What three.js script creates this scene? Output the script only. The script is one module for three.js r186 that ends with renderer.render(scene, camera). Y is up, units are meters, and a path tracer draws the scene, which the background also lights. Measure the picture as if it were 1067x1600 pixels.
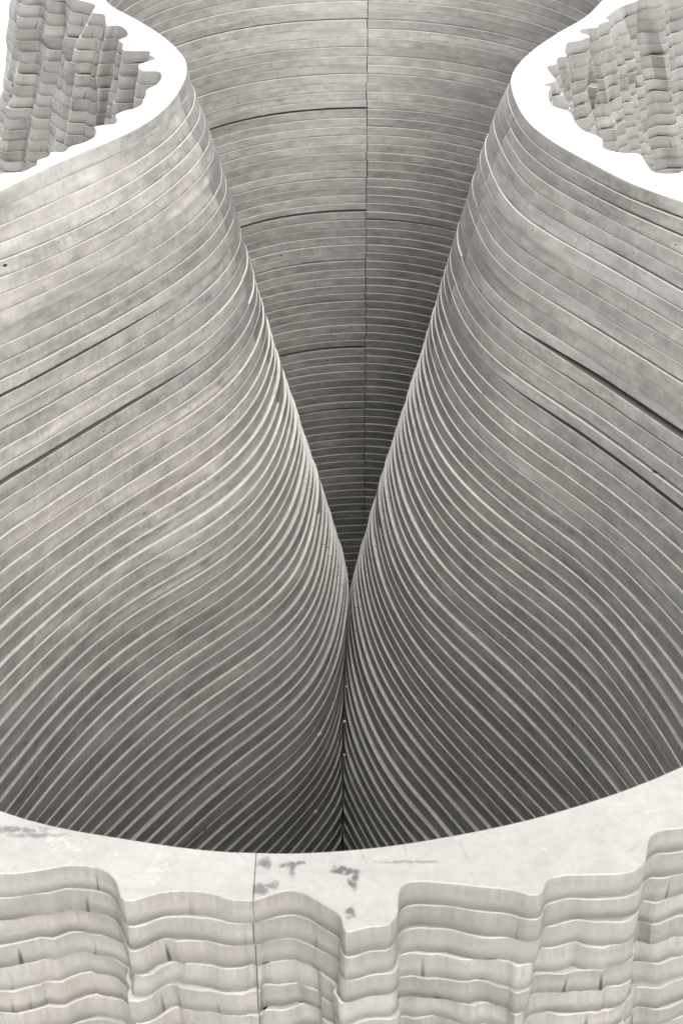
import * as THREE from 'three';
import { ImprovedNoise } from 'three/addons/math/ImprovedNoise.js';
import { mergeGeometries } from 'three/addons/utils/BufferGeometryUtils.js';

// ---------------------------------------------------------------- camera, sky, sun, exposure
const T = 0.05, LEVELS = 90, TOP = T * LEVELS;            // slab thickness, number of courses, height of the rim
const scene = new THREE.Scene();
const camera = new THREE.PerspectiveCamera(36.68, 682 / 1024, 0.1, 3000);
camera.position.set(0, TOP + 1.68, 0);
camera.rotation.set(THREE.MathUtils.degToRad(-33), 0, 0);
camera.focus = 5.2; camera.userData.fStop = 16;
scene.add(camera);

const renderer = new THREE.WebGLRenderer({ antialias: true });
renderer.toneMapping = THREE.LinearToneMapping;
renderer.toneMappingExposure = 7.9;
renderer.shadowMap.enabled = true;

const noise = new ImprovedNoise();
let seed = 20417;
const rnd = () => { seed = (seed * 1664525 + 1013904223) >>> 0; return seed / 4294967296; };
const hash = (a, b = 0, c = 0) => { const s = Math.sin(a * 127.1 + b * 311.7 + c * 74.7) * 43758.5453; return s - Math.floor(s); };
const sm = (a, b, x) => { const t = Math.min(1, Math.max(0, (x - a) / (b - a))); return t * t * (3 - 2 * t); };

{ // bright overcast sky, a little brighter overhead
  const w = 256, h = 128, data = new Float32Array(w * h * 4);
  for (let y = 0; y < h; y++) for (let x = 0; x < w; x++) {
    const el = (y + 0.5) / h * Math.PI - Math.PI / 2, az = x / w * 2 * Math.PI;
    const n = noise.noise(Math.cos(az) * Math.cos(el) * 2.2, Math.sin(el) * 4, Math.sin(az) * Math.cos(el) * 2.2 + 7);
    const l = (0.76 + 0.02 * Math.pow(Math.max(0, Math.sin(el)), 0.7)) * (1 + 0.1 * n);
    data.set([l * 0.992, l * 0.998, l, 1], (y * w + x) * 4);
  }
  const sky = new THREE.DataTexture(data, w, h, THREE.RGBAFormat, THREE.FloatType);
  sky.mapping = THREE.EquirectangularReflectionMapping; sky.magFilter = THREE.LinearFilter; sky.minFilter = THREE.LinearFilter;
  sky.wrapS = THREE.RepeatWrapping; sky.needsUpdate = true;
  scene.background = sky; scene.environment = sky;
}
const sun = new THREE.DirectionalLight(0xfffcf7, 1.8);
sun.position.set(2.0, 9.5, 3); sun.target.position.set(0, 4, -5);
sun.castShadow = true; sun.shadow.radius = 50; sun.shadow.mapSize.set(2048, 2048);
Object.assign(sun.shadow.camera, { left: -8, right: 8, top: 8, bottom: -8, near: 1, far: 40 });
scene.add(sun, sun.target);

// ---------------------------------------------------------------- textures (what the slabs are made of)
function fbm(x, y, z, o = 4) { let a = 0.5, s = 0; for (let i = 0; i < o; i++) { s += a * noise.noise(x, y, z); x *= 2.03; y *= 2.03; z += 5.3; a *= 0.5; } return s; }
function texture(w, h, fn) {
  const d = new Uint8Array(w * h * 4);
  for (let y = 0; y < h; y++) for (let x = 0; x < w; x++) {
    const c = fn(x, y); const i = (y * w + x) * 4;
    d[i] = Math.max(0, Math.min(255, c[0])); d[i + 1] = Math.max(0, Math.min(255, c[1])); d[i + 2] = Math.max(0, Math.min(255, c[2])); d[i + 3] = 255;
  }
  const t = new THREE.DataTexture(d, w, h); t.wrapS = t.wrapT = THREE.RepeatWrapping; t.magFilter = THREE.LinearFilter; t.minFilter = THREE.LinearMipmapLinearFilter;
  t.generateMipmaps = true; t.colorSpace = THREE.SRGBColorSpace; t.needsUpdate = true; return t;
}
const ROWS = 16, WRAP = 2.4;                                // rows of slab edge in one texture, metres along its width
const tint = (l, warm) => [l * (1 + 0.006 * warm), l, l * (1 - 0.012 - 0.012 * warm)];
// sawn inner edge: cloudy, brushed, here and there a dark handling mark or a pit
const innerMap = texture(1024, 1024, (x, y) => {
  const row = Math.floor(y / 64), v = (y % 64) / 64, u = x / 1024 * WRAP, b = row * 17.3;
  const wrapN = (f, vy, o) => { const k = x / 1024; return fbm(u * f + b, vy + b, 1, o) * (1 - k) + fbm((u - WRAP) * f + b, vy + b, 1, o) * k; };
  let l = 206 + 60 * wrapN(3.5, v * 1.1, 4) + 52 * wrapN(13, v * 1.4, 3) + 34 * wrapN(60, v * 1.1, 2) + (hash(x, y) - 0.5) * 22;
  const smudge = Math.max(0, wrapN(9, v * 2.2 + 40, 3) - 0.2);
  l -= 150 * smudge;
  const pit = Math.max(0, wrapN(38, v * 3 + 80, 2) - 0.36); l -= 1100 * pit;
  const nick = Math.max(0, wrapN(85, v * 2 + 60, 2) - 0.3) * (sm(0.7, 1, v) + sm(0.25, 0, v)); l += 420 * nick;
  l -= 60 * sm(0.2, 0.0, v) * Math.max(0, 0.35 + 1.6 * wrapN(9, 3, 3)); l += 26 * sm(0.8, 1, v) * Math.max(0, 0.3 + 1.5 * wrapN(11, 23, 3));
  return tint(l, wrapN(2, 9, 2) * 3);
});
// flame-cut outer edge: fine vertical striations, darker and streaked towards the lower edge
const outerMap = texture(1024, 1024, (x, y) => {
  const row = Math.floor(y / 64), v = (y % 64) / 64, u = x / 1024 * WRAP, b = row * 9.7;
  const wrapN = (f, vy, o) => { const k = x / 1024; return fbm(u * f + b, vy + b, 3, o) * (1 - k) + fbm((u - WRAP) * f + b, vy + b, 3, o) * k; };
  const streak = wrapN(150, v * 0.5, 2);
  let l = 208 + 58 * wrapN(4, v * 0.9, 3) + 40 * streak + 12 * wrapN(40, v * 0.6, 2) + (hash(x, y) - 0.5) * 18;
  const low = sm(0.45 + 0.5 * streak, 0.0, v);
  l -= 58 * low * (0.5 + 1.6 * Math.max(0, wrapN(7, 2, 2) + 0.25));
  const tick = Math.max(0, wrapN(75, 11, 2) - 0.25) * sm(0.9, 0.1, v); l -= 1900 * tick;
  l += 26 * Math.max(0, wrapN(14, v * 2 + 20, 3));
  return tint(l, 0.6 + wrapN(2, 9, 2) * 2);
});
// flat faces: pale, faintly stained; two dark scuffs and white flecks lie on the near rim
const TW = 2.6, blots = [[0.005, 1.617, 0.016, 0.006, 1], [0.016, 1.598, 0.006, 0.014, 1], [-0.004, 1.62, 0.01, 0.007, 0.8], [0.012, 1.536, 0.006, 0.01, 0.75], [-0.114, 1.632, 0.008, 0.012, 0.6],
  [-0.075, 1.629, 0.008, 0.008, 0.6], [-0.062, 1.634, 0.009, 0.003, 0.65], [-0.088, 1.628, 0.004, 0.004, 0.5], [-0.118, 1.582, 0.012, 0.01, 0.55], [-0.1, 1.59, 0.008, 0.008, 0.4], [-0.073, 1.615, 0.004, 0.014, 0.4],
  [-0.5, 1.702, 0.05, 0.006, 0.5], [-0.46, 1.69, 0.04, 0.004, 0.4], [0.1, 1.635, 0.05, 0.0025, 0.35]];
const flecks = [[-0.42, 1.672, 0.02], [-0.39, 1.668, 0.015], [-0.44, 1.676, 0.016], [-0.34, 1.652, 0.01], [-0.27, 1.62, 0.014], [-0.255, 1.632, 0.008], [-0.28, 1.605, 0.014], [-0.235, 1.643, 0.006], [0.29, 1.68, 0.007], [0.3, 1.66, 0.006], [0.45, 1.76, 0.007]];
const scratches = []; for (let i = 0; i < 70; i++) scratches.push([-0.6 + 1.25 * rnd(), 1.5 + 0.35 * rnd(), rnd() * 3.1, 0.006 + 0.03 * rnd() * rnd(), rnd() < 0.6 ? 16 : -20]);
const topMap = texture(1536, 1536, (x, y) => {
  const X = x / 1536 * TW - TW / 2, D = y / 1536 * TW + 1.2;
  let l = 220 + 26 * fbm(X * 3, D * 3, 0, 4) + 24 * fbm(X * 22, D * 22, 4, 3) + 18 * fbm(X * 75, D * 75, 7, 2) + (hash(x, y) - 0.5) * 16, warm = 0.6 + fbm(X * 2, D * 2, 9, 2) * 2;
  l += 60 * Math.max(0, fbm(X * 34, D * 34, 12, 3) - 0.27);
  l -= 26 * Math.max(0, fbm(X * 2, D * 45, 20, 3) - 0.1);
  if (D < 1.9) {
    const wx = X + 0.006 * fbm(X * 60, D * 60, 2, 3), wd = D + 0.006 * fbm(X * 60, D * 60, 8, 3), tear = 0.55 + 1.1 * fbm(X * 110, D * 110, 5, 3);
    for (const [sx, sd, a, sl, b] of scratches) { const ux = X - sx, ud = D - sd, t = ux * Math.cos(a) + ud * Math.sin(a), n = Math.abs(-ux * Math.sin(a) + ud * Math.cos(a) + 0.4 * t * t); if (Math.abs(t) < sl && n < 0.0018) l += b; }
    for (const [bx, bd, rx, rd, s] of blots) { const r = Math.hypot((wx - bx) / rx, (wd - bd) / rd); if (r < 1.9) l -= 215 * s * sm(1.7, 0.5, r) * sm(0.3, 0.7, tear + 0.25 * (1 - r)); }
    for (const [bx, bd, r0] of flecks) { const r = Math.hypot(wx - bx, (wd - bd) * 1.3) / r0; if (r < 1.4) l += 34 * sm(1.4, 0.6, r) * sm(0.62, 0.78, 0.55 + 1.3 * fbm(X * 90, D * 130, 33, 3)); }
  }
  return tint(l, warm);
});
const base = { roughness: 0.5, metalness: 0, vertexColors: true };
const ALBEDO = new THREE.Color().setRGB(0.146, 0.1385, 0.133);
const innerMat = new THREE.MeshStandardMaterial({ ...base, color: ALBEDO, map: innerMap, roughness: 0.46, bumpMap: innerMap, bumpScale: 0.0006 });
const outerMat = new THREE.MeshStandardMaterial({ ...base, color: ALBEDO.clone().multiplyScalar(0.68), map: outerMap, roughness: 0.6, bumpMap: outerMap, bumpScale: 0.0012 });
const topMat = new THREE.MeshStandardMaterial({ ...base, color: ALBEDO.clone().multiplyScalar(0.64), map: topMap, roughness: 0.36 });
const ledgeMat = new THREE.MeshStandardMaterial({ ...base, color: ALBEDO.clone().multiplyScalar(1.2), map: topMap, roughness: 0.5 });
const jointShadeMat = new THREE.MeshStandardMaterial({ ...base, color: new THREE.Color().setRGB(0.02, 0.018, 0.015), roughness: 0.9 });  // near-black colour standing in for the shade inside open joints
const RIM_MATERIALS = [innerMat, outerMat, topMat], SLAB_MATERIALS = [innerMat, outerMat, ledgeMat], SHADED_TOP_MATERIALS = [innerMat, outerMat, jointShadeMat];

// ---------------------------------------------------------------- plan of the hollow, level by level (x across, d away from the viewer)
// near chamber wall from the neck outwards, one row for every fourth course; spacing follows the square root of the distance from the neck
const WALL = {
  left: { x: [-0.549, -0.495, -0.442, -0.393, -0.349, -0.305, -0.260, -0.211, -0.161, -0.110, -0.060, -0.013, 0.029, 0.012, 0.002, 0.000, -0.001, -0.001, -0.001], d: [
    [5.400, 5.297, 5.203, 5.117, 5.038, 4.967, 4.902, 4.841, 4.782, 4.724, 4.664, 4.597, 4.518, 4.426, 4.323, 4.210],
    [5.420, 5.352, 5.281, 5.206, 5.127, 5.045, 4.961, 4.875, 4.789, 4.704, 4.620, 4.537, 4.456, 4.377, 4.300, 4.224],
    [5.439, 5.364, 5.288, 5.211, 5.133, 5.054, 4.974, 4.893, 4.811, 4.727, 4.640, 4.552, 4.462, 4.369, 4.274, 4.176],
    [5.460, 5.378, 5.297, 5.216, 5.135, 5.055, 4.974, 4.893, 4.809, 4.724, 4.635, 4.542, 4.444, 4.341, 4.233, 4.119],
    [5.484, 5.387, 5.293, 5.203, 5.115, 5.031, 4.948, 4.867, 4.785, 4.700, 4.612, 4.517, 4.413, 4.302, 4.180, 4.050],
    [5.509, 5.394, 5.285, 5.183, 5.087, 4.997, 4.912, 4.830, 4.749, 4.667, 4.579, 4.483, 4.375, 4.255, 4.120, 3.970],
    [5.535, 5.407, 5.287, 5.175, 5.071, 4.974, 4.882, 4.796, 4.712, 4.629, 4.542, 4.447, 4.340, 4.212, 4.058, 3.874],
    [5.560, 5.414, 5.277, 5.151, 5.035, 4.929, 4.832, 4.742, 4.659, 4.579, 4.498, 4.410, 4.303, 4.167, 3.988, 3.758],
    [5.586, 5.437, 5.299, 5.169, 5.049, 4.938, 4.834, 4.737, 4.646, 4.560, 4.474, 4.381, 4.268, 4.117, 3.903, 3.614],
    [5.611, 5.421, 5.258, 5.121, 5.004, 4.905, 4.815, 4.731, 4.649, 4.563, 4.471, 4.364, 4.231, 4.057, 3.820, 3.508],
    [5.636, 5.414, 5.237, 5.099, 4.986, 4.888, 4.798, 4.712, 4.627, 4.539, 4.440, 4.322, 4.175, 3.990, 3.761, 3.486],
    [5.660, 5.453, 5.272, 5.116, 4.982, 4.868, 4.768, 4.677, 4.589, 4.494, 4.386, 4.258, 4.104, 3.920, 3.704, 3.456],
    [5.653, 5.440, 5.253, 5.091, 4.952, 4.834, 4.731, 4.637, 4.542, 4.439, 4.320, 4.180, 4.017, 3.828, 3.612, 3.370],
    [5.434, 5.260, 5.104, 4.967, 4.847, 4.742, 4.647, 4.556, 4.462, 4.357, 4.237, 4.096, 3.933, 3.746, 3.534, 3.297],
    [5.075, 4.993, 4.911, 4.828, 4.745, 4.661, 4.572, 4.475, 4.368, 4.247, 4.108, 3.949, 3.768, 3.564, 3.337, 3.086],
    [4.861, 4.825, 4.780, 4.725, 4.659, 4.582, 4.493, 4.390, 4.272, 4.137, 3.982, 3.806, 3.609, 3.388, 3.144, 2.876],
    [4.725, 4.699, 4.662, 4.615, 4.559, 4.492, 4.415, 4.328, 4.229, 4.116, 3.988, 3.843, 3.680, 3.497, 3.294, 3.071],
    [4.591, 4.564, 4.528, 4.483, 4.429, 4.367, 4.297, 4.218, 4.130, 4.030, 3.918, 3.791, 3.647, 3.486, 3.306, 3.109],
    [4.450, 4.423, 4.387, 4.342, 4.289, 4.226, 4.156, 4.078, 3.989, 3.890, 3.778, 3.651, 3.507, 3.346, 3.167, 2.969]] },
  right: { x: [0.587, 0.552, 0.500, 0.451, 0.408, 0.366, 0.322, 0.276, 0.230, 0.183, 0.139, 0.097, 0.056, 0.022, 0.012, 0.010, 0.009, 0.009, 0.009], d: [
    [5.240, 5.075, 4.980, 4.910, 4.847, 4.788, 4.727, 4.666, 4.605, 4.540, 4.465, 4.392, 4.330, 4.272, 4.215, 4.150],
    [5.419, 5.274, 5.149, 5.044, 4.955, 4.878, 4.808, 4.742, 4.677, 4.609, 4.536, 4.457, 4.372, 4.279, 4.179, 4.072],
    [5.439, 5.298, 5.174, 5.066, 4.972, 4.891, 4.817, 4.748, 4.678, 4.605, 4.525, 4.438, 4.343, 4.241, 4.129, 4.010],
    [5.460, 5.327, 5.206, 5.096, 4.997, 4.908, 4.826, 4.748, 4.672, 4.592, 4.505, 4.410, 4.306, 4.191, 4.066, 3.931],
    [5.484, 5.348, 5.223, 5.108, 5.002, 4.905, 4.816, 4.731, 4.648, 4.564, 4.475, 4.376, 4.265, 4.138, 3.995, 3.834],
    [5.509, 5.375, 5.248, 5.129, 5.017, 4.911, 4.812, 4.717, 4.624, 4.533, 4.439, 4.337, 4.221, 4.081, 3.911, 3.708],
    [5.535, 5.383, 5.244, 5.118, 5.002, 4.896, 4.796, 4.699, 4.604, 4.507, 4.409, 4.304, 4.180, 4.017, 3.796, 3.510],
    [5.560, 5.401, 5.253, 5.118, 4.995, 4.882, 4.777, 4.678, 4.581, 4.485, 4.386, 4.278, 4.142, 3.943, 3.644, 3.233],
    [5.586, 5.428, 5.279, 5.140, 5.011, 4.891, 4.778, 4.672, 4.570, 4.467, 4.359, 4.235, 4.081, 3.873, 3.585, 3.212],
    [5.611, 5.437, 5.278, 5.134, 5.004, 4.886, 4.777, 4.675, 4.572, 4.462, 4.338, 4.192, 4.016, 3.805, 3.553, 3.262],
    [5.636, 5.469, 5.312, 5.165, 5.027, 4.898, 4.775, 4.657, 4.538, 4.415, 4.281, 4.133, 3.965, 3.775, 3.560, 3.322],
    [5.660, 5.494, 5.335, 5.184, 5.040, 4.902, 4.768, 4.638, 4.507, 4.373, 4.231, 4.078, 3.908, 3.721, 3.514, 3.286],
    [5.653, 5.470, 5.300, 5.142, 4.995, 4.858, 4.728, 4.601, 4.472, 4.335, 4.184, 4.014, 3.822, 3.605, 3.361, 3.091],
    [5.434, 5.281, 5.134, 4.992, 4.854, 4.718, 4.591, 4.468, 4.349, 4.200, 4.033, 3.844, 3.630, 3.388, 3.117, 2.819],
    [5.075, 4.999, 4.915, 4.821, 4.718, 4.604, 4.488, 4.366, 4.242, 4.087, 3.912, 3.713, 3.488, 3.235, 2.953, 2.643],
    [4.861, 4.830, 4.779, 4.708, 4.616, 4.502, 4.385, 4.271, 4.171, 4.022, 3.853, 3.662, 3.447, 3.205, 2.937, 2.642],
    [4.725, 4.698, 4.660, 4.610, 4.549, 4.476, 4.379, 4.267, 4.142, 4.017, 3.875, 3.716, 3.535, 3.333, 3.108, 2.861],
    [4.591, 4.564, 4.528, 4.483, 4.430, 4.368, 4.288, 4.196, 4.090, 3.985, 3.866, 3.732, 3.580, 3.410, 3.221, 3.013],
    [4.450, 4.423, 4.388, 4.343, 4.289, 4.228, 4.158, 4.080, 3.992, 3.894, 3.782, 3.656, 3.514, 3.354, 3.176, 2.980]] },
};
const EPS = 0.0015, XE = 1.06;
function cubic(a, k) {                                       // Catmull-Rom between rows
  const u = Math.min(a.length - 1.0001, Math.max(0, k / 4)), i = Math.floor(u), t = u - i;
  const p = (j) => a[Math.min(a.length - 1, Math.max(0, j))], [p0, p1, p2, p3] = [p(i - 1), p(i), p(i + 1), p(i + 2)];
  return 0.5 * (2 * p1 + (p2 - p0) * t + (2 * p0 - 5 * p1 + 4 * p2 - p3) * t * t + (3 * p1 - p0 - 3 * p2 + p3) * t * t * t);
}
function spline(points, per, first = 0, last = points.length - 1) {
  const c = new THREE.CatmullRomCurve3(points.map(([x, d]) => new THREE.Vector3(x, 0, d)), false, 'centripetal'), n = points.length - 1, out = [];
  for (let i = first; i < last; i++) for (let j = 0; j < per; j++) { const p = c.getPoint((i + j / per) / n); out.push([p.x, p.z]); }
  const p = c.getPoint(last / n); out.push([p.x, p.z]);
  return out;
}
const FRONT_SEAM = -0.127, BACK_SEAM = 0.15;
const frontD = (k) => 1.655 - 0.0008 * k, backD = (k) => 9.191 - 0.00863 * k;
function innerHalf(side, k) {                                // from the front seam round the near chamber, past the neck, to the back seam
  const w = side < 0 ? WALL.left : WALL.right, xt = cubic(w.x, k), dt = cubic(w.d.map((r) => r[0]), k);
  const se = Math.sqrt(XE - side * xt + EPS) - Math.sqrt(EPS), wall = [];
  for (let j = 0; j < 16; j++) {
    const s = Math.sqrt(EPS) + se * j / 15, xi = s * s - EPS;
    wall.push([xt + side * xi, cubic(w.d.map((r) => r[j]), k)]);
  }
  const df = frontD(k), de = wall[15][1], h = de - df, bulge = 0.32 * Math.pow(Math.max(0.2, h) / 2.55, 1.4), hb = Math.min(1, h / 2);
  const front = side < 0
    ? [[0.141, df + 0.029], [FRONT_SEAM, df], [-0.321, df + 0.028], [-0.525, df + 0.089], [-0.93, df + 0.36 * hb]]
    : [[-0.321, df + 0.028], [FRONT_SEAM, df], [0.006, df + 0.005], [0.141, df + 0.029], [0.328, df + 0.085], [0.544, df + 0.19], [0.92, df + 0.47 * hb]];
  front.push([side * (XE + bulge * 0.75), df + 0.34 * h], [side * (XE + bulge), df + 0.58 * h], [side * (XE + bulge * 0.55), df + 0.82 * h]);
  const dq = k < 46 ? dt + 0.17 : Math.max(dt + 0.17, 5.83 + 0.008 * (k - 46)), back = [];
  for (const [dx, dd] of [[0.012, 0], [0.055, 0.16], [0.14, 0.36], [0.25, 0.56], [0.4, 0.82]]) back.push([xt + side * dx, dq + dd]);
  const R = 1.33 - 0.0075 * k, cd = backD(k) - R;
  for (const a of [-15, 12, 38, 64]) back.push([0.1 + side * R * Math.cos(a * Math.PI / 180), cd + R * Math.sin(a * Math.PI / 180)]);
  back.push([BACK_SEAM, backD(k)], [0.1 - side * R * 0.44, cd + R * 0.9]);
  const all = [...front, ...wall.reverse(), ...back], per = 5;
  const pts = spline(all, per, 1, all.length - 2);
  return { pts, tip: (front.length + 15 - 1) * per };
}
// ragged outside, read off the rim; the stretches out of sight follow the hollow
const OUT = {
  left: [[FRONT_SEAM, 1.56], [-0.160, 1.563], [-0.188, 1.574], [-0.230, 1.579], [-0.263, 1.575], [-0.312, 1.560], [-0.330, 1.599], [-0.352, 1.621], [-0.400, 1.629], [-0.446, 1.619], [-0.501, 1.613],
    [-0.62, 1.64], [-0.80, 1.72], [-1.1, 1.95], [-1.36, 2.3], [-1.53, 2.8], [-1.57, 3.3], [-1.46, 3.85], [-1.22, 4.32],
    [-1.029, 4.460], [-0.966, 4.476], [-0.943, 4.511], [-0.930, 4.536], [-0.934, 4.575], [-0.908, 4.608], [-0.901, 4.648], [-0.866, 4.648], [-0.850, 4.700], [-0.818, 4.729], [-0.789, 4.783], [-0.788, 4.843], [-0.798, 4.886], [-0.773, 4.898], [-0.739, 4.911], [-0.733, 4.945], [-0.746, 5.000], [-0.723, 5.039], [-0.691, 5.067], [-0.673, 5.104], [-0.672, 5.154], [-0.666, 5.206], [-0.672, 5.264], [-0.647, 5.311], [-0.640, 5.339], [-0.634, 5.412], [-0.653, 5.470], [-0.690, 5.474], [-0.710, 5.478], [-0.730, 5.547], [-0.694, 5.600], [-0.678, 5.624], [-0.704, 5.671], [-0.706, 5.713], [-0.760, 5.719], [-0.804, 5.725], [-0.819, 5.813], [-0.839, 5.859], [-0.814, 5.909], [-0.826, 5.987], [-0.868, 6.057], [-0.904, 6.048], [-0.920, 6.104], [-0.943, 6.214], [-0.983, 6.232], [-0.992, 6.257], [-0.994, 6.347], [-1.040, 6.400],
    [-1.12, 6.47], [-1.15, 6.56], [-1.21, 6.60], [-1.25, 6.70], [-1.33, 6.76], [-1.36, 6.88], [-1.40, 7.0], [-1.43, 7.6], [-1.3, 8.35], [-0.9, 9.0], [-0.4, 9.3], [BACK_SEAM, 9.38]],
  right: [[FRONT_SEAM, 1.56], [-0.110, 1.568], [-0.077, 1.580], [-0.054, 1.574], [-0.031, 1.557], [-0.003, 1.533], [0.006, 1.503], [0.038, 1.511], [0.065, 1.515], [0.079, 1.533], [0.085, 1.581], [0.099, 1.596], [0.155, 1.594], [0.211, 1.586], [0.247, 1.581], [0.274, 1.571], [0.289, 1.575], [0.301, 1.600], [0.325, 1.609], [0.372, 1.611], [0.420, 1.615], [0.446, 1.632], [0.464, 1.684], [0.481, 1.700], [0.519, 1.707],
    [0.62, 1.74], [0.85, 1.9], [1.12, 2.15], [1.38, 2.5], [1.55, 3.0], [1.55, 3.5], [1.4, 4.0], [1.2, 4.38],
    [1.033, 4.484], [1.013, 4.466], [0.947, 4.470], [0.931, 4.569], [0.922, 4.634], [0.869, 4.642], [0.821, 4.683], [0.828, 4.771], [0.777, 4.855], [0.762, 4.936], [0.756, 5.032], [0.710, 5.091], [0.706, 5.213], [0.723, 5.300], [0.701, 5.311], [0.749, 5.364], [0.743, 5.441], [0.740, 5.531], [0.771, 5.554], [0.792, 5.640], [0.823, 5.655], [0.821, 5.703], [0.833, 5.755], [0.849, 5.825], [0.894, 5.852], [0.942, 5.909], [0.913, 5.961], [0.928, 6.007], [0.984, 6.026], [1.002, 6.074], [1.045, 6.119], [1.039, 6.158], [1.066, 6.220], [1.125, 6.327], [1.196, 6.400],
    [1.23, 6.46], [1.31, 6.50], [1.34, 6.60], [1.42, 6.66], [1.46, 6.75], [1.55, 6.80], [1.60, 6.95], [1.72, 7.5], [1.6, 8.3], [1.1, 9.0], [0.6, 9.3], [BACK_SEAM, 9.38]],
};
const OUT_TIP = { left: OUT.left.findIndex((p) => p[0] === -0.634), right: OUT.right.findIndex((p) => p[0] === 0.706) };
const OPER = 4;
for (const s of ['left', 'right']) OUT[s] = spline(OUT[s], OPER);
for (const s of ['left', 'right']) {                         // arc length and outward direction, for the columns left by the cutting
  const o = OUT[s]; let l = 0;
  OUT[s + 'Frame'] = o.map((p, i) => {
    if (i) l += Math.hypot(p[0] - o[i - 1][0], p[1] - o[i - 1][1]);
    const a = o[Math.max(0, i - 9)], b = o[Math.min(o.length - 1, i + 9)], t = [b[0] - a[0], b[1] - a[1]], m = Math.hypot(...t), q = s === 'left' ? -1 : 1;
    return [l, q * t[1] / m, -q * t[0] / m];
  });
}
function column(s, k, w, id) {                               // flat-topped steps along the outside, nearly the same from course to course
  const c = s / w + 0.3 * noise.noise(s * 3, k * 0.12, id) + 0.12 * hash(k, id, 61) + 0.5 * noise.noise(1.3, k * 0.045, id * 3), i = Math.floor(c), f = c - i;
  const v = (j) => hash(j, id, 62) + 0.35 * (hash(j, id, 63 + Math.floor(k / 5 + hash(j, id, 64))) - 0.5) - 0.5;
  return v(i) + (v(i + 1) - v(i)) * sm(0.78, 1, f);
}
function outerHalf(side, k) {
  const o = side < 0 ? OUT.left : OUT.right, fr = side < 0 ? OUT.leftFrame : OUT.rightFrame, a = Math.min(1, k / 3);
  return o.map(([x, d], i) => {
    const e = sm(1.9, 4.6, d), n = (f, g, z) => noise.noise(x * f + z, d * f, k * g + z * 3);
    const end = sm(0, 6, Math.min(i, o.length - 1 - i));
    let dx = side * 0.012 * k * e * end + a * (0.020 * n(5, 0.06, 3.7) + (0.016 * n(18, 0.1, 9.1) + 0.010 * n(40, 0.3, 5.3)) * (1 - 0.7 * e)) * end + side * (hash(k, side, 4) - 0.5) * 0.010 * end * a;
    let dd = a * (0.014 * n(5, 0.06, 31.3) + (0.012 * n(18, 0.1, 17.9) + 0.008 * n(40, 0.3, 7.9)) * (1 - 0.7 * e)) + (hash(k, side, 5) - 0.5) * 0.006 * a;
    const rear = sm(3.2, 4.2, d) * a * end, cs = rear ? 0.07 * column(fr[i][0], k, 0.1, side + 5) + 0.035 * column(fr[i][0], k, 0.041, side + 9) : 0;
    dx += fr[i][1] * cs * rear; dd += fr[i][2] * cs * rear;
    if (d < 2.6) { const f = sm(2.6, 1.9, d) * a; dd -= 0.0004 * k * f; dd += f * (0.010 * noise.noise(x * 9, k * 0.45, 3.3) + 0.007 * noise.noise(x * 26, k * 0.8, 8.7)); dx += f * 0.010 * noise.noise(x * 12 + 5, k * 0.8, 6.1); }
    if (d > 8) dd += 0.01 * k * sm(8, 9, d);
    return [x + dx, d + dd];
  });
}

// ---------------------------------------------------------------- one slab: a ring segment with its own edges
function offset(poly, c) {                                   // inward offset of a closed loop (counter-clockwise), and its outward normals
  const n = poly.length, N = [];
  for (let i = 0; i < n; i++) {
    const a = poly[(i + n - 1) % n], b = poly[i], d = poly[(i + 1) % n];
    let n1 = [b[1] - a[1], a[0] - b[0]], n2 = [d[1] - b[1], b[0] - d[0]];
    const l1 = Math.hypot(...n1) || 1e-9, l2 = Math.hypot(...n2) || 1e-9; n1 = [n1[0] / l1, n1[1] / l1]; n2 = [n2[0] / l2, n2[1] / l2];
    const m = [n1[0] + n2[0], n1[1] + n2[1]], l = Math.hypot(...m) || 1e-9;
    N.push({ n1, n2, m: [m[0] / l, m[1] / l], sharp: n1[0] * n2[0] + n1[1] * n2[1] < 0.75 });
  }
  return { N, inset: poly.map((p, i) => [p[0] - N[i].m[0] * c, p[1] - N[i].m[1] * c]) };
}
const clean = (a) => a.filter((p, i) => !i || Math.hypot(p[0] - a[i - 1][0], p[1] - a[i - 1][1]) > 0.0012);
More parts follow.
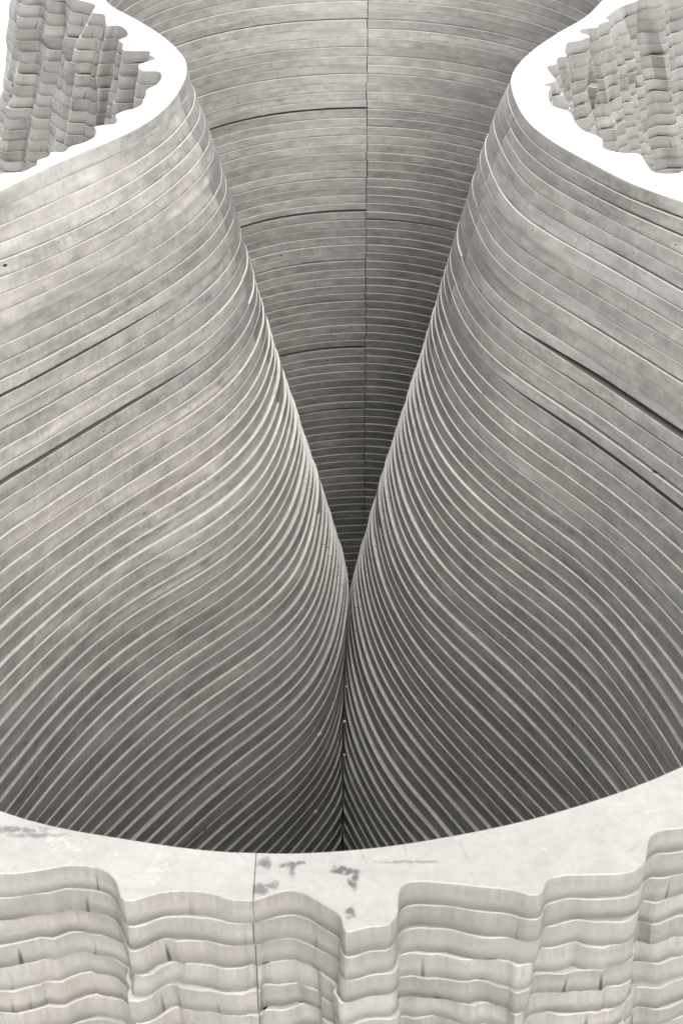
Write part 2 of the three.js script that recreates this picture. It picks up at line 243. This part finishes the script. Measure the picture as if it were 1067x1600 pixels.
function slab(innerPts, outerPts, k, id, gap, sideShade, shadedTop) {            // every point: top x, d, foot x, d (the sawn edge follows the lean of the wall)
  innerPts = clean(innerPts); outerPts = clean(outerPts);
  let poly = [...innerPts, ...outerPts.slice().reverse()], kind = [...innerPts.map(() => 0), ...outerPts.map(() => 1)];
  kind[innerPts.length - 1] = 2; kind[poly.length - 1] = 2;   // sawn joints
  let area = 0; poly.forEach((p, i) => { const q = poly[(i + 1) % poly.length]; area += p[0] * q[1] - q[0] * p[1]; });
  if (area < 0) { poly.reverse(); kind = kind.reverse(); kind = [...kind.slice(1), kind[0]]; }
  const n = poly.length, y1 = TOP - k * T - 0.0004, y0 = (i) => TOP - (k + 1) * T + (kind[i] === 1 ? 0.0007 + outGap * Math.max(0, 0.12 + 2.0 * noise.noise(poly[i][0] * 6 + k, poly[i][1] * 5, k * 3.3)) : gap(poly[i])), C = 0.0014;
  const { N, inset } = offset(poly, C), outGap = 0.014 * hash(id, k, 9);
  const pos = [], nor = [], uv = [], col = [], groups = [[], [], []];
  const tone = (0.84 + 0.28 * hash(id, k, 1)) * sideShade, warm = (hash(id, k, 2) - 0.5) * 0.014, ro = Math.floor(hash(id, k, 3) * ROWS), uo = hash(id, k, 6) * 3, tx = k ? hash(id, k, 7) : 0, ty = k ? hash(id, k, 8) : 0;
  const put = (x, y, d, nx, ny, nd, u, v) => {
    pos.push(x, y, -d); nor.push(nx, ny, -nd); uv.push(u, v);
    const t = tone / (ny > 0.6 ? sideShade : 1) * (1 + 0.12 * noise.noise(x * 2.3 + id, d * 2.3, k * 7.7));  // upward faces skip the shade painted on the sides
    col.push(t * (1 + warm), t, t * (1 - warm)); return pos.length / 3 - 1;
  };
  const quad = (g, a, b, c, d) => groups[g].push(a, b, c, a, c, d);
  const planar = (p) => [(p[0] + TW / 2) / TW + tx, (p[1] - 1.2) / TW + ty];
  const vlo = (ro + 0.03) / ROWS, vhi = (ro + 0.97) / ROWS;
  const slope = (p, m) => ((p[2] - p[0]) * m[0] + (p[3] - p[1]) * m[1]) / T;   // how far the foot stands proud, per metre of height
  let s = 0;
  for (let i = 0; i < n; i++) {
    const j = (i + 1) % n, p = poly[i], q = poly[j], len = Math.hypot(q[0] - p[0], q[1] - p[1]), g = kind[i] === 1 ? 1 : 0;
    const na = N[i].sharp ? N[i].n2 : N[i].m, nb = N[j].sharp ? N[j].n1 : N[j].m, u0 = s / WRAP + uo, u1 = (s + len) / WRAP + uo; s += len;
    const ya = y0(i), yb = y0(j);
    const la = slope(p, na), lb = slope(q, nb), fa = Math.hypot(1, la), fb = Math.hypot(1, lb), A = [na[0] / fa, la / fa, na[1] / fa], B = [nb[0] / fb, lb / fb, nb[1] / fb];
    const a = put(p[2], ya, p[3], ...A, u0, vlo), b = put(q[2], yb, q[3], ...B, u1, vlo);
    const c = put(q[0], y1 - C, q[1], ...B, u1, vhi), d = put(p[0], y1 - C, p[1], ...A, u0, vhi);
    quad(g, a, b, c, d);
    const r = Math.SQRT1_2, pi = inset[i], qi = inset[j];
    const edge = kind[i] === 1 || shadedTop, ue = edge ? [u0, vhi] : planar(p), uf = edge ? [u1, vhi] : planar(q);
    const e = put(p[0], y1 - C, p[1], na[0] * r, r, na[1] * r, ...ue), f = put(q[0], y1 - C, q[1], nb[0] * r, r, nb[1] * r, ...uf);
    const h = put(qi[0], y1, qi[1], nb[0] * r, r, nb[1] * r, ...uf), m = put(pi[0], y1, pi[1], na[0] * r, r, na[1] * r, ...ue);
    quad(kind[i] === 1 ? 1 : shadedTop ? 0 : 2, e, f, h, m);
  }
  const faces = THREE.ShapeUtils.triangulateShape(inset.map(([x, d]) => new THREE.Vector2(x, d)), []);
  const t0 = inset.map((p) => put(p[0], y1, p[1], 0, 1, 0, ...planar(p))), b0 = poly.map((p, i) => put(p[2], y0(i), p[3], 0, -1, 0, ...planar(p)));
  for (const [a, b, c] of faces) { groups[2].push(t0[a], t0[b], t0[c]); groups[2].push(b0[a], b0[c], b0[b]); }
  const geo = new THREE.BufferGeometry();
  geo.setAttribute('position', new THREE.Float32BufferAttribute(pos, 3)); geo.setAttribute('normal', new THREE.Float32BufferAttribute(nor, 3));
  geo.setAttribute('uv', new THREE.Float32BufferAttribute(uv, 2)); geo.setAttribute('color', new THREE.Float32BufferAttribute(col, 3));
  geo.setIndex(groups.flat());
  let at = 0; groups.forEach((l, i) => { geo.addGroup(at, l.length, i); at += l.length; });
  return geo;
}

// wider open joints under some slabs: [course, half, chamber, height]
const OPEN = [[11, -1, 0, 0.006], [16, -1, 0, 0.007], [13, -1, 0, 0.003], [10, -1, 0, 0.003], [12, 1, 0, 0.011], [16, 1, 0, 0.007], [15, 1, 0, 0.005], [13, 1, 0, 0.004], [4, 1, 0, 0.004], [0, 1, 0, 0.003], [9, 1, 0, 0.004], [1, 1, 0, 0.003],
  [15, -1, 1, 0.004], [25, -1, 1, 0.009], [37, -1, 1, 0.012], [43, -1, 1, 0.005], [48, -1, 1, 0.005], [54, -1, 1, 0.010], [59, -1, 1, 0.005], [62, -1, 1, 0.007], [33, -1, 1, 0.004], [38, 1, 1, 0.006], [27, 1, 1, 0.004]];
const SHADED_TOP = (k, side, far) => OPEN.some((o) => o[0] === k - 1 && o[1] === side && o[2] === far && o[3] >= 0.006);  // slabs under a wide joint: upper face painted dark as slit shade
function courseParts(k) {                                    // the four slabs of a course: near left, far left, near right, far right
  const out = [];
  for (const side of [-1, 1]) {
    const { pts, tip } = innerHalf(side, k), below = innerHalf(side, k + 1).pts, outTop = outerHalf(side, k), outBelow = outerHalf(side, k + 1), so = side < 0 ? 'left' : 'right';
    const len = [0]; for (let i = 1; i < pts.length; i++) len.push(len[i - 1] + Math.hypot(pts[i][0] - pts[i - 1][0], pts[i][1] - pts[i - 1][1]));
    const outer = outTop.map((p, i) => { const f = p[1] < 2.6 ? 0.4 : 0.85; return [p[0], p[1], p[0] + (outBelow[i][0] - p[0]) * f, p[1] + (outBelow[i][1] - p[1]) * f]; });
    const flush = (i) => { const far = sm(tip + 8, tip + 25, i), nearF = 0.96 - 0.8 * sm(9, 29, k) + (hash(k, side, 51) - 0.5) * 0.34 * sm(9, 22, k), farF = (side < 0 ? 0.8 - 0.5 * sm(34, 58, k) : 0.86 - 0.85 * sm(20, 42, k)) + (hash(k, side, 52) - 0.5) * 0.15; return nearF * (1 - far) + farF * far; };
    const jig = (i, far) => { const b = sm(tip - 4, tip + 14, i); return 0.0046 * ((hash(k, side, 22) - 0.5) * (1 - b) + (hash(k, side, 21) - 0.5) * b) + 0.0025 * noise.noise(len[i] * 1.5, k * 3.1, side * 7) + far * 0.0012 * (hash(k, side, 23) - 0.5) * (1 - b); };
    const normal = pts.map((p, i) => { const a = pts[Math.max(0, i - 1)], b = pts[Math.min(pts.length - 1, i + 1)], t = [b[0] - a[0], b[1] - a[1]], l = Math.hypot(...t); return [side * -t[1] / l * -1, side * t[0] / l * -1]; });
    const shift = (i, far) => { const calm = k === 0 ? 0 : 1, e = sm(0, 0.05, Math.min(len[i], len[len.length - 1] - len[i])); const o = jig(i, far) * calm * (0.4 + 0.6 * e), x = pts[i][0] + normal[i][0] * o, d = pts[i][1] + normal[i][1] * o, f = flush(i); return [x, d, x + (below[i][0] - pts[i][0]) * f, d + (below[i][1] - pts[i][1]) * f]; };
    // joint a little before the neck, wandering from course to course
    const want = len[tip] - 0.10 - 0.09 * hash(k, side, 31); let cut = tip; while (len[cut] > want) cut--;
    const ot = OUT_TIP[so] * OPER + Math.round((hash(k, side, 32) - 0.5) * 4);
    const nearI = [], farI = []; for (let i = 0; i <= cut; i++) nearI.push(shift(i, 0)); for (let i = cut; i < pts.length; i++) farI.push(shift(i, 1));
    const fs = (k ? 0.0007 : 0.0003) * side + (k ? (hash(k, 0, 34) - 0.5) * 0.004 : 0), bs = (0.0012 + 0.0016 * hash(k, 0, 35)) * side, seamJ = (hash(k, 0, 33) - 0.5) * 0.009;
    const pin = (l, i, x) => { const p = l[i]; l[i] = [x, p[1], x, p[3]]; };
    pin(nearI, 0, FRONT_SEAM + fs); pin(farI, farI.length - 1, BACK_SEAM + bs + seamJ);
    const nearO = outer.slice(0, ot + 1), farO = outer.slice(ot); pin(nearO, 0, FRONT_SEAM + fs); pin(farO, farO.length - 1, BACK_SEAM + bs + seamJ);
    const step = (p, q, f) => p.map((v, i) => v + (q[i] - v) * f);
    farI[0] = step(farI[0], farI[1], k ? 0.16 : 0.008); farO[0] = step(farO[0], farO[1], 0.02);
    for (const far of [0, 1]) {
      const open = OPEN.find((o) => o[0] === k && o[1] === side && o[2] === far), small = 0.0009 + 0.0032 * Math.pow(hash(k, side, 40 + far), 2.5);
      const tipX = pts[tip][0];
      const gap = (p) => small + (open ? (far ? 1.0 : 1.9) * open[3] * (far ? sm(0.0, 0.9, p[1] - pts[tip][1] - 1.2) * (side < 0 ? 1 : sm(1.2, 0.2, p[0])) : sm(0.06, 0.4, Math.abs(p[0] - tipX))) : 0);
      out.push({ side, far, geo: slab(far ? farI : nearI, far ? farO : nearO, k, side * 2 + far * 5 + 11, gap, far ? 0.74 : 1, SHADED_TOP(k, side, far)) });  // far slab edges toned down, back chamber shade put into the colour
    }
  }
  return out;
}

// ---------------------------------------------------------------- the sculpture
const sculpture = new THREE.Group(); sculpture.name = 'stacked_sculpture'; scene.add(sculpture);
sculpture.userData = { label: 'tall grey sculpture of stacked slabs round a deep pinched hollow', category: 'sculpture' };
const NEAR_SEEN = 64, FAR_SEEN = 86, hidden = [];
let count = 0;
for (let k = 0; k < LEVELS; k++) for (const { side, far, geo } of courseParts(k)) {
  if (k >= (far ? FAR_SEEN : NEAR_SEEN)) { hidden.push(geo); continue; }
  const m = new THREE.Mesh(geo, !k ? RIM_MATERIALS : SHADED_TOP(k, side, far) ? SHADED_TOP_MATERIALS : SLAB_MATERIALS);
  m.name = count ? 'slab_' + String(count).padStart(3, '0') : 'slab'; count++;
  if (!k) m.userData.label = far ? 'topmost slab of the far chamber with bright pale upper face' : 'topmost slab of the near chamber with pale upper face';
  m.castShadow = m.receiveShadow = true; sculpture.add(m);
}
{
  for (const g of hidden) g.clearGroups();
  const m = new THREE.Mesh(mergeGeometries(hidden), innerMat); m.name = 'lower_slab'; m.userData = { kind: 'stuff' };
  m.castShadow = m.receiveShadow = true; sculpture.add(m);
}

// ---------------------------------------------------------------- loose crumbs caught on the ledges
const crumbMat = new THREE.MeshStandardMaterial({ color: new THREE.Color().setRGB(0.22, 0.19, 0.15), roughness: 0.9 });
function crumbGeo(r, id) {
  const g = new THREE.IcosahedronGeometry(r, 2), p = g.attributes.position;
  for (let i = 0; i < p.count; i++) { const v = new THREE.Vector3().fromBufferAttribute(p, i), n = 1 + 0.5 * noise.noise(v.x / r * 1.3 + id, v.y / r * 1.3, v.z / r * 1.3); p.setXYZ(i, v.x * n * 1.25, v.y * n * 0.7, v.z * n); }
  g.computeVertexNormals(); return g;
}
const ledge = (x, k) => { const { pts, tip } = innerHalf(-1, k); let b = pts[tip]; for (let i = tip; i > tip - 50; i--) if (Math.abs(pts[i][0] - x) < Math.abs(b[0] - x)) b = pts[i]; return b[1] + 0.002; };
const CRUMBS = [[-0.091, ledge(-0.091, 51), 51, 0.0065, 'pale crumb resting alone on a ledge of the left wall, nearest the dark cleft'],
  [-0.107, ledge(-0.107, 57), 57, 0.0065, 'pale crumb lying low on the left wall, just above the near rim'],
  [0.021, 5.2, 52, 0.004, 'small pale splinter wedged in the cleft, topmost of three'],
  [0.012, 5.085, 54, 0.006, 'star-shaped pale scrap wedged in the cleft, middle of three'],
  [0.012, 4.985, 56, 0.005, 'small pale splinter wedged in the cleft, lowest of three']];
CRUMBS.forEach(([x, d, k, r, label], i) => {
  const m = new THREE.Mesh(crumbGeo(r, i * 3.1), crumbMat); m.name = 'crumb_' + String(i + 1).padStart(3, '0'); m.castShadow = m.receiveShadow = true;
  m.position.set(x, TOP - k * T + r * 0.45, -d); m.rotation.y = i * 1.3; m.userData = { label, category: 'crumb', group: 'crumbs caught inside the hollow' }; scene.add(m);
});

// ---------------------------------------------------------------- ground
{
  const paving = texture(512, 512, (x, y) => { const u = x / 512 * 8, v = y / 512 * 8; return tint(226 + 20 * fbm(u, v, 2, 4) + (hash(x, y) - 0.5) * 12, 0.5); });
  paving.repeat.set(60, 60);
  const m = new THREE.Mesh(new THREE.CircleGeometry(240, 64).rotateX(-Math.PI / 2), new THREE.MeshStandardMaterial({ color: new THREE.Color().setRGB(0.25, 0.245, 0.237), map: paving, roughness: 0.85 }));
  m.name = 'ground'; m.userData = { kind: 'structure' }; m.receiveShadow = true; scene.add(m);
}

renderer.setSize(682, 1024);
renderer.render(scene, camera);
